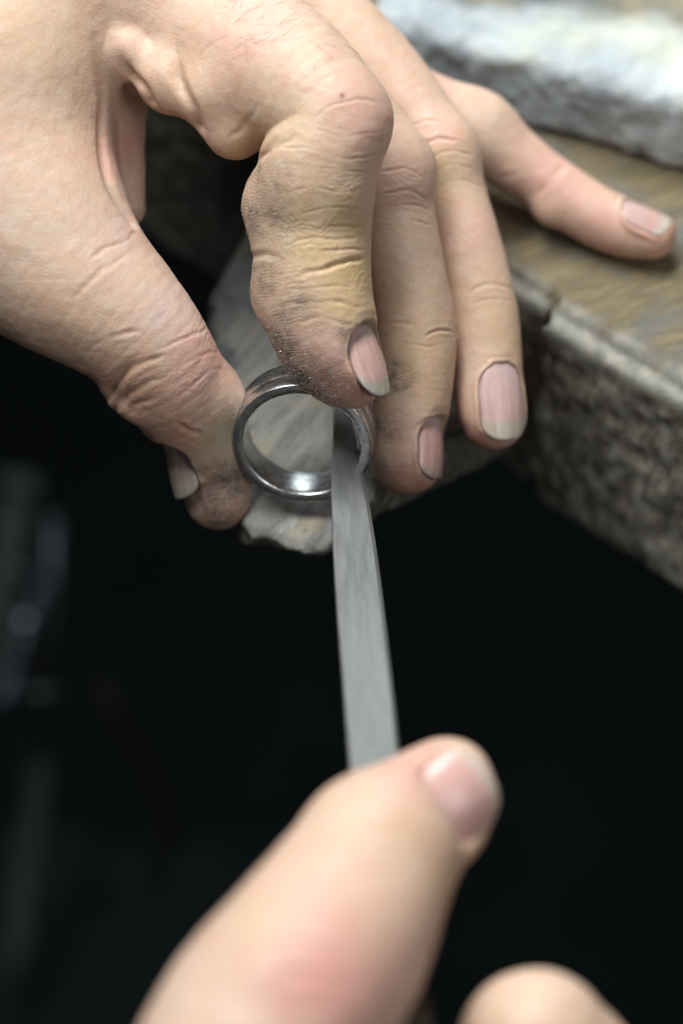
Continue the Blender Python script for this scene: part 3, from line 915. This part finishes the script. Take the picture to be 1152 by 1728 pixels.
strokes = [
    (I, [(425, 274), (450, 262), (500, 226)], 5, .3),
    (I, [(500, 466), (540, 455), (580, 441), (618, 437)], 4, .45), (I, [(540, 425), (580, 420), (620, 424)], 3, .25),
    (I, [(480, 415), (520, 402), (570, 405), (615, 398)], 3, .25), (I, [(545, 380), (585, 383), (615, 380)], 3, .2),
    (I, [(505, 360), (560, 350), (620, 352)], 2.6, .16), (I, [(470, 330), (520, 318), (580, 322), (630, 315)], 2.6, .14),
    (I, [(530, 200), (548, 183), (580, 172), (615, 168), (645, 178)], 3, .22), (I, [(520, 215), (580, 228), (648, 222)], 2.6, .13),
    (I, [(455, 250), (520, 252), (590, 268), (648, 260)], 2.6, .18), (I, [(470, 275), (540, 283), (600, 290), (642, 282)], 2.2, .13),
    (I, [(298, 70), (300, 118), (312, 150)], 5, .2),
    (I, [(440, 175), (415, 205), (385, 235)], 7, .25),
    (I, [(500, 545), (540, 535), (585, 548), (600, 545)], 4, .22), (I, [(460, 520), (500, 510), (560, 508), (610, 520)], 4, .25),
    (I, [(485, 490), (540, 482), (600, 488)], 3, .16), (I, [(330, 110), (350, 80), (400, 55)], 4, .16), (I, [(350, 140), (380, 100), (430, 70)], 4, .12),
    
    (MF, [(640, 292), (680, 284), (712, 298)], 3, .25), (MF, [(642, 330), (690, 322), (724, 338)], 3, .3), (MF, [(655, 350), (700, 346), (728, 356)], 2.5, .2),
    (MF, [(690, 372), (728, 380)], 2.5, .2), (MF, [(715, 566), (740, 558), (770, 562)], 3, .45), (MF, [(680, 578), (715, 584), (755, 580)], 2.5, .28), (MF, [(650, 545), (700, 548)], 3, .12),
    (RF, [(700, 250), (738, 232), (775, 238)], 3.5, .35), (RF, [(715, 272), (760, 255), (797, 262)], 3, .3), (RF, [(722, 295), (765, 280), (803, 288)], 3, .25),
    (RF, [(735, 318), (775, 305), (812, 315)], 3, .14), (RF, [(785, 496), (820, 480), (868, 490)], 4, .30), (RF, [(795, 515), (830, 502), (866, 508)], 3, .2),
    (RF, [(690, 215), (720, 205), (750, 205)], 3, .2),
    (T, [(195, 640), (228, 618), (285, 600)], 6, .35), (T, [(212, 665), (245, 648), (270, 640)], 5, .3), (T, [(212, 705), (235, 680), (262, 668)], 5, .4),
    (T, [(270, 592), (320, 570), (362, 548)], 4, .16), (T, [(300, 625), (340, 600), (380, 590)], 3.5, .16), (T, [(315, 655), (355, 628), (395, 622)], 3.5, .14),
    (T, [(300, 712), (320, 728), (345, 735)], 5, .6), (T, [(150, 590), (190, 570), (240, 560)], 5, .2), (T, [(150, 440), (200, 410), (240, 390)], 5, .2),
    (T+'+palm', [(120, 505), (170, 460), (230, 420)], 5, .15),
     (PA, [(196, 190), (203, 250), (212, 330)], 5, .5),
    (LF, [(905, 330), (925, 308), (955, 268)], 7, .3), (LF, [(840, 300), (880, 290)], 5, .15),
]
waves = [
    (I, 560, 330, 95, 70, -6, 10, .08), (I, 560, 400, 90, 60, -4, 9, .11), (I, 540, 470, 85, 50, -8, 10, .11), (I, 470, 120, 120, 70, -52, 12, .05), (I, 540, 530, 60, 25, 5, 9, .09),
    (I, 590, 200, 60, 40, 8, 9, .04), (I, 520, 380, 120, 130, 38, 10, .06), (I, 520, 380, 120, 130, -35, 12, .05),
    (MF, 680, 330, 50, 60, 5, 9, .08), (MF, 700, 470, 50, 90, 0, 11, .035), (MF, 725, 570, 40, 30, -5, 8, .05),
    (RF, 755, 275, 55, 50, -15, 10, .09), (RF, 830, 495, 50, 40, -5, 9, .06), (RF, 790, 400, 40, 60, -5, 11, .035),
    (T, 220, 650, 60, 50, -40, 13, .13), (T, 330, 610, 60, 60, -35, 10, .06), (T, 220, 530, 60, 40, -40, 10, .02), (PA, 80, 250, 120, 200, -80, 11, .02), (T, 330, 560, 60, 60, -35, 10, .03),
]
Y_ = (.50, .37, .19); PK = (.62, .33, .29); RD = (.52, .24, .18); PALE = (.66, .52, .42); DIRT = (.22, .18, .15)
colors = [
    (I, 577, 162, 4, (.12, .03, .02), .95),     (I, 555, 400, 95, Y_, .75), (I, 590, 500, 60, (.52, .38, .17), .7), (I, 450, 400, 60, (.36, .29, .20), .55), (I, 610, 190, 60, PK, .35), (I, 470, 215, 60, (.58, .44, .26), .35), (I, 330, 110, 80, (.60, .42, .29), .4),
    (I, 470, 560, 60, (.38, .27, .20), .6), (I, 530, 620, 60, (.44, .25, .20), .7), (I, 585, 660, 42, (.46, .22, .17), .8), (I, 420, 40, 80, PK, .35), (I, 560, 575, 30, (.50, .33, .27), .6), (I, 405, 260, 30, (.55, .36, .18), .5),
    (MF, 690, 300, 45, PK, .3), (MF, 660, 500, 90, (.50, .36, .25), .4), (MF, 730, 600, 60, (.54, .36, .21), .5), (MF, 660, 640, 60, (.36, .28, .19), .5), (MF, 680, 720, 60, (.40, .25, .19), .5), (MF, 690, 820, 50, (.36, .15, .11), .75), (MF, 720, 640, 40, (.52, .35, .19), .5),
    (RF, 740, 225, 40, PK, .45), (RF, 745, 300, 50, (.62, .47, .27), .5), (RF, 800, 380, 60, PK, .3), (RF, 835, 520, 60, (.52, .35, .20), .45), (RF, 780, 620, 50, (.55, .38, .32), .3), (RF, 800, 740, 50, (.46, .18, .15), .75), (RF, 850, 590, 30, (.50, .30, .16), .4),
    (LF, 800, 200, 60, PALE, .3), (LF, 930, 300, 70, PK, .55), (LF, 1040, 390, 70, PK, .5), (LF, 1120, 400, 40, (.60, .25, .18), .7), (LF, 720, 150, 60, PK, .35),
    (T, 340, 610, 70, PK, .55), (T, 200, 660, 50, RD, .35), (T, 250, 700, 50, RD, .35), (T, 240, 600, 60, (.60, .40, .26), .35), (T, 385, 735, 50, (.50, .43, .30), .7), (T, 375, 850, 50, (.30, .16, .12), .8), (T, 310, 730, 25, RD, .6), (T, 100, 500, 90, (.60, .40, .28), .5), (T, 280, 530, 60, (.62, .47, .44), .5),
    (PA+'+thumb', 20, 380, 100, PALE, .5), (PA, 80, 150, 120, (.60, .46, .34), .5), (PA, 205, 250, 60, (.56, .30, .26), .6), (PA+'+thumb', 190, 400, 60, (.56, .42, .40), .4), (PA, 20, 40, 80, (.60, .42, .28), .4),
]
grime = [(I, 500, 640, 55, 1.0), (I, 470, 590, 45, .85), (I, 440, 470, 45, .55), (I, 440, 360, 50, .6), (I, 450, 300, 45, .45), (I, 560, 665, 40, .5), (I, 500, 530, 50, .5), (I, 585, 560, 22, .5),
         (MF, 665, 640, 35, .8), (MF, 650, 720, 40, .55), (MF, 660, 790, 40, .5), (MF, 700, 780, 30, .35), (T, 390, 815, 42, 1.0), (T, 400, 700, 30, .5), (T, 350, 850, 45, .8), (T, 345, 800, 25, .5), (T, 370, 640, 30, .25)]
handL, V2, Q, N, px, py, facing, ident, kid, G = make_hand(
    "hand", "left hand pinching the ring, sooty grime and metal dust on its bent index finger", H,
    (-95, -8, -42), (66, 112, 62), .42, nails, strokes, waves, colors, grime)

# metal filings clinging to the finger tips
def dust(V, N, px, py, facing, spots, seed, root, label):
    rng = np.random.RandomState(seed)
    Vs = []; Fs = []
    for (who, cx, cy, r, n, sz) in spots:
        w = np.exp(-((px-cx)**2+(py-cy)**2)/(r*r)) * np.isin(ident, [kid[k] for k in who.split('+')]) * (facing > .02)
        if w.sum() <= 0: continue
        ids = rng.choice(len(V), n, p=w/w.sum())
        for i in ids:
            p = V[i] + rng.randn(3)*.10; nn = N[i] + rng.randn(3)*.5; nn /= np.linalg.norm(nn)
            a = np.cross(nn, rng.randn(3)); a /= np.linalg.norm(a); b = np.cross(nn, a)
            s = .78 * sz * (.7 + rng.rand()**3 * 1.8)
            k = len(Vs); p = V[i] + N[i]*.03 + (p-V[i]) - ((p-V[i]) @ N[i])*N[i]
            Vs += [p + a*s, p - a*s*.4 + b*s*.6, p - a*s*.5 - b*s*.5, p + nn*s*.7]
            Fs += [(k, k+1, k+3), (k+1, k+2, k+3), (k+2, k, k+3), (k, k+2, k+1)]
    o = link_mesh("metal_dust", to_world(np.array(Vs)), Fs, M['dust'], root, smooth=False)
    tag(o, label, kind='stuff')
dust(V2, N, px, py, facing, [(I, 505, 640, 45, 420, .075), (I, 560, 665, 45, 260, .075), (I, 470, 560, 50, 220, .065), (I, 435, 380, 55, 260, .055), (I, 560, 460, 90, 200, .05), (I, 420, 230, 60, 120, .05), (I, 560, 150, 80, 80, .04),
                             (I, 640, 665, 20, 30, .07), (T, 375, 845, 38, 260, .07), (T, 400, 740, 50, 160, .06), (T, 330, 600, 90, 80, .045), (MF, 660, 720, 60, 260, .06), (MF, 690, 560, 80, 120, .05), (PA+'+index', 230, 150, 80, 160, .05)],
     3, handL, "bright filings clinging to the sooty fingertips")

# fine hairs on the back of the hand
def hairs(V, N, px, py, facing, spots, seed, root):
    rng = np.random.RandomState(seed); Vs = []; Fs = []
    for (cx, cy, r, n, dx, dy, ln) in spots:
        w = np.exp(-((px-cx)**2+(py-cy)**2)/(r*r)) * (facing > .1)
        if w.sum() <= 0: continue
        for i in rng.choice(len(V), n, p=w/w.sum()):
            d = np.array([dx, -dy, 0.]) + rng.randn(3)*.45; d -= (d @ N[i])*N[i]; d /= np.linalg.norm(d)
            L = ln*(.5+rng.rand()); bend = np.cross(N[i], d)*rng.randn()*.5
            pts = [V[i] - N[i]*.05 + d*L*t + N[i]*(L*.35*t*(1-t*.55)) + bend*L*t*t*.5 for t in np.linspace(0, 1, 6)]
            v, f_ = tube(pts, [.022, .021, .019, .016, .011, .004], 3)
            k = len(Vs); Vs += list(v); Fs += [tuple(q+k for q in ff) for ff in f_]
    o = link_mesh("hair", to_world(np.array(Vs)), Fs, M['hair'], root); tag(o, kind='stuff')
hairs(V2, N, px, py, facing, [(420, 20, 50, 34, .9, -.3, 4.2), (520, 40, 50, 26, .6, .5, 4.2), (560, 110, 40, 6, .5, .8, 3)], 8, handL)

# ---- the right hand, pushing the file
H2 = Hand(); H2.palm_k = 14
H2.groups = dict(
    pointer=[(752, 1326, -58, 82), (694, 1388, -66, 112), (640, 1448, -73, 134), (606, 1500, -77, 150), (560, 1580, -84, 170), (455, 1750, -92, 202), (400, 1900, -96, 215)],
    second=[(903, 1766, -78, 130), (980, 1860, -74, 128), (960, 2000, -58, 124), (760, 2060, -48, 124), (600, 2060, -45, 124)],
    third=[(1010, 1990, -76, 118), (1080, 2080, -70, 118), (1020, 2190, -56, 116), (800, 2240, -46, 116)],
    fourth=[(1040, 2200, -76, 108), (1100, 2280, -70, 108), (1020, 2360, -58, 104), (820, 2400, -50, 104)])
H2.palm = [[(440, 2060, -96, 240), (480, 2300, -98, 300), (560, 2700, -100, 300)], [(460, 2060, -80, 230), (560, 2200, -66, 230), (700, 2350, -62, 220)]]
H2.join_k = dict(pointer=12, second=4, third=4, fourth=4)
H2.bumps = dict(pointer=[(610, 1405, -70, 82, 5), (755, 1385, -62, 50, 6), (520, 1650, -96, 110, 8)])
nails2 = [dict(who='pointer', px=734, py=1336, dz=-60, t=(.82, -.57), ang=10, tz=.35, W=12.6, L=10.0, Rc=8.2, free=1.4, fold=.5, dirt=.15, tipc=(.54, .46, .37), sink=.35, round=.30, bed=(.60, .36, .32), RL=12.)]
strokes2 = [('pointer', [(560, 1390), (620, 1420), (690, 1450)], 8, .3), ('pointer', [(550, 1420), (610, 1452), (680, 1480)], 7, .2), ('pointer', [(430, 1610), (500, 1590), (590, 1620)], 9, .35), ('pointer', [(440, 1660), (520, 1640), (600, 1670)], 9, .3), ('pointer', [(700, 1285), (708, 1330), (740, 1370), (790, 1400)], 10, .3)]
colors2 = [('pointer', 540, 1650, 90, (.60, .20, .19), .85), ('pointer', 560, 1620, 190, (.58, .34, .28), .6), ('pointer', 420, 1560, 60, (.56, .42, .28), .5), ('pointer', 700, 1390, 60, (.50, .33, .22), .5), ('pointer', 640, 1520, 60, (.58, .40, .30), .5), ('pointer', 680, 1290, 70, PK, .5), ('pointer', 600, 1380, 90, (.62, .45, .33), .4),
           ('pointer', 330, 1690, 120, (.62, .47, .38), .4), ('second', 900, 1680, 120, (.62, .44, .33), .5), ('pointer', 760, 1480, 60, (.56, .37, .24), .5)]
_s = (ident, kid)
handR, V3, Q3, N3, px3, py3, f3, ident3, kid3, G3 = make_hand(
    "hand", "blurred right hand in the foreground with one fingertip resting on the file", H2,
    (-75, -150, -140), (60, -26, -25), 1.0, nails2, strokes2, [('pointer', 560, 1450, 140, 120, 20, 20, .10), ('pointer', 520, 1650, 110, 90, 30, 22, .22)], colors2, [])

# ------------------------------------------------------------------ dim things in the dark at the left
b_ = empty("wooden_rail", tuple(to_world(W(20, 960, 280))[0]*1000), "grey wooden rail standing upright in the dark at the far left", "rail")
def slab(name, a, b, w, t, mat, parent=None):
    a = np.asarray(a); b = np.asarray(b); d = (b-a)/np.linalg.norm(b-a)
    x = np.cross(d, [0, 0, 1.]); x /= np.linalg.norm(x); z = np.cross(x, d)
    V = []; F = []
    ring = [(-w/2, -t/2+.8), (-w/2+.8, -t/2), (w/2-.8, -t/2), (w/2, -t/2+.8), (w/2, t/2-.8), (w/2-.8, t/2), (-w/2+.8, t/2), (-w/2, t/2-.8)]
    for p in (a, b):
        for u, v in ring: V.append(p + x*u + z*v)
    for k in range(8): F.append((k, (k+1) % 8, 8+(k+1) % 8, 8+k))
    F += [tuple(range(8))[::-1], tuple(range(8, 16))]
    return link_mesh(name, to_world(np.array(V)), F, mat, parent, smooth=False)
slab("upright", W(38, 805, 280), W(-20, 1120, 280), 9, 9, M['grey_paint'], b_)
slab("cap", W(42, 800, 278), W(34, 830, 278), 11, 11, M['grey_paint'], b_)

cl = empty("screw_clamp", tuple(to_world(W(45, 1080, 260))[0]*1000), "dark metal screw clamp with shiny knobs, dim at the left edge", "clamp")
tube_obj("screw", [W(75, 985, 265), W(40, 1075, 260), W(0, 1190, 255)], 2.0, M['dark_metal'], cl)
def ball(name, c, r, mat, parent, sx=1.):
    V = []; F = []; n, m_ = 12, 16
    for i in range(n+1):
        for k in range(m_):
            th = math.pi*i/n; ph = 2*math.pi*k/m_
            V.append(c + r*np.array([math.sin(th)*math.cos(ph)*sx, math.cos(th), math.sin(th)*math.sin(ph)]))
    for i in range(n):
        for k in range(m_): F.append((i*m_+k, i*m_+(k+1) % m_, (i+1)*m_+(k+1) % m_, (i+1)*m_+k))
    return link_mesh(name, to_world(np.array(V)), F, mat, parent)
ball("knob", W(36, 968, 260), 2.8, M['dark_metal'], cl); ball("knob", W(42, 1052, 260), 2.6, M['bright_metal'], cl)
tube_obj("frame", [W(90, 870, 270), W(88, 990, 270), W(70, 1160, 268)], 2.2, M['dark_metal'], cl)
tube_obj("bar", [W(30, 1172, 265), W(110, 1168, 268)], 1.6, M['dark_metal'], cl)
slab("jaw", W(25, 1130, 256), W(2, 1185, 256), 3.2, 5, M['bright_metal'], cl)

st = empty("tool_post", tuple(to_world(W(55, 1420, 300))[0]*1000), "faint grey post standing in the dark at lower left", "post")
slab("post_body", W(72, 1290, 300), W(30, 1590, 300), 6.5, 6.5, M['grey_paint'], st)
slab("foot", W(20, 1590, 298), W(44, 1600, 298), 12, 8, M['grey_paint'], st)
cb = tube_obj("cable", [W(165, 1150, 260), W(200, 1220, 262), W(245, 1290, 264), W(278, 1360, 264), W(285, 1430, 262), W(265, 1500, 260)], 2.2, M['rubber'])
tag(cb, "thin black cable curving down through the dark at the left", "cable")

# crumpled dark cloth low in the dark
nx, ny = 90, 60; c_ = to_world(W(110, 1690, 330))[0]*1000
gx, gy = np.meshgrid(np.linspace(-70, 70, nx), np.linspace(-50, 50, ny), indexing='ij')
P_ = np.stack([gx.ravel(), gy.ravel(), gx.ravel()*0], 1)
rag = 1 + .12*fbm(P_, .03, 3, 4)
P_[:, 2] = 9*(1-np.abs(vnoise(P_ + 20*vnoise(P_, .02, 9)[:, None], .035, 3)))**2 + 3*fbm(P_, .08, 3, 8) + 5
P_[:, :2] *= rag[:, None]
idx = np.arange(nx*ny).reshape(nx, ny)
top_ = np.stack([idx[:-1, :-1], idx[1:, :-1], idx[1:, 1:], idx[:-1, 1:]], -1).reshape(-1, 4)
V = np.vstack([P_, P_ - [0, 0, 2.0]]); n_ = nx*ny
rim = list(idx[:, 0]) + list(idx[-1, 1:]) + list(idx[-2::-1, -1]) + list(idx[0, -2:0:-1])
side_ = np.array([[rim[i], n_+rim[i], n_+rim[(i+1) % len(rim)], rim[(i+1) % len(rim)]] for i in range(len(rim))])
Qc = np.vstack([top_, top_[:, ::-1] + n_, side_])
ra = link_mesh("rag", (V + c_)*.001, Qc, M['dark_cloth'])
tag(ra, "crumpled dark grey rag, barely lit, in the bottom left corner", "rag")
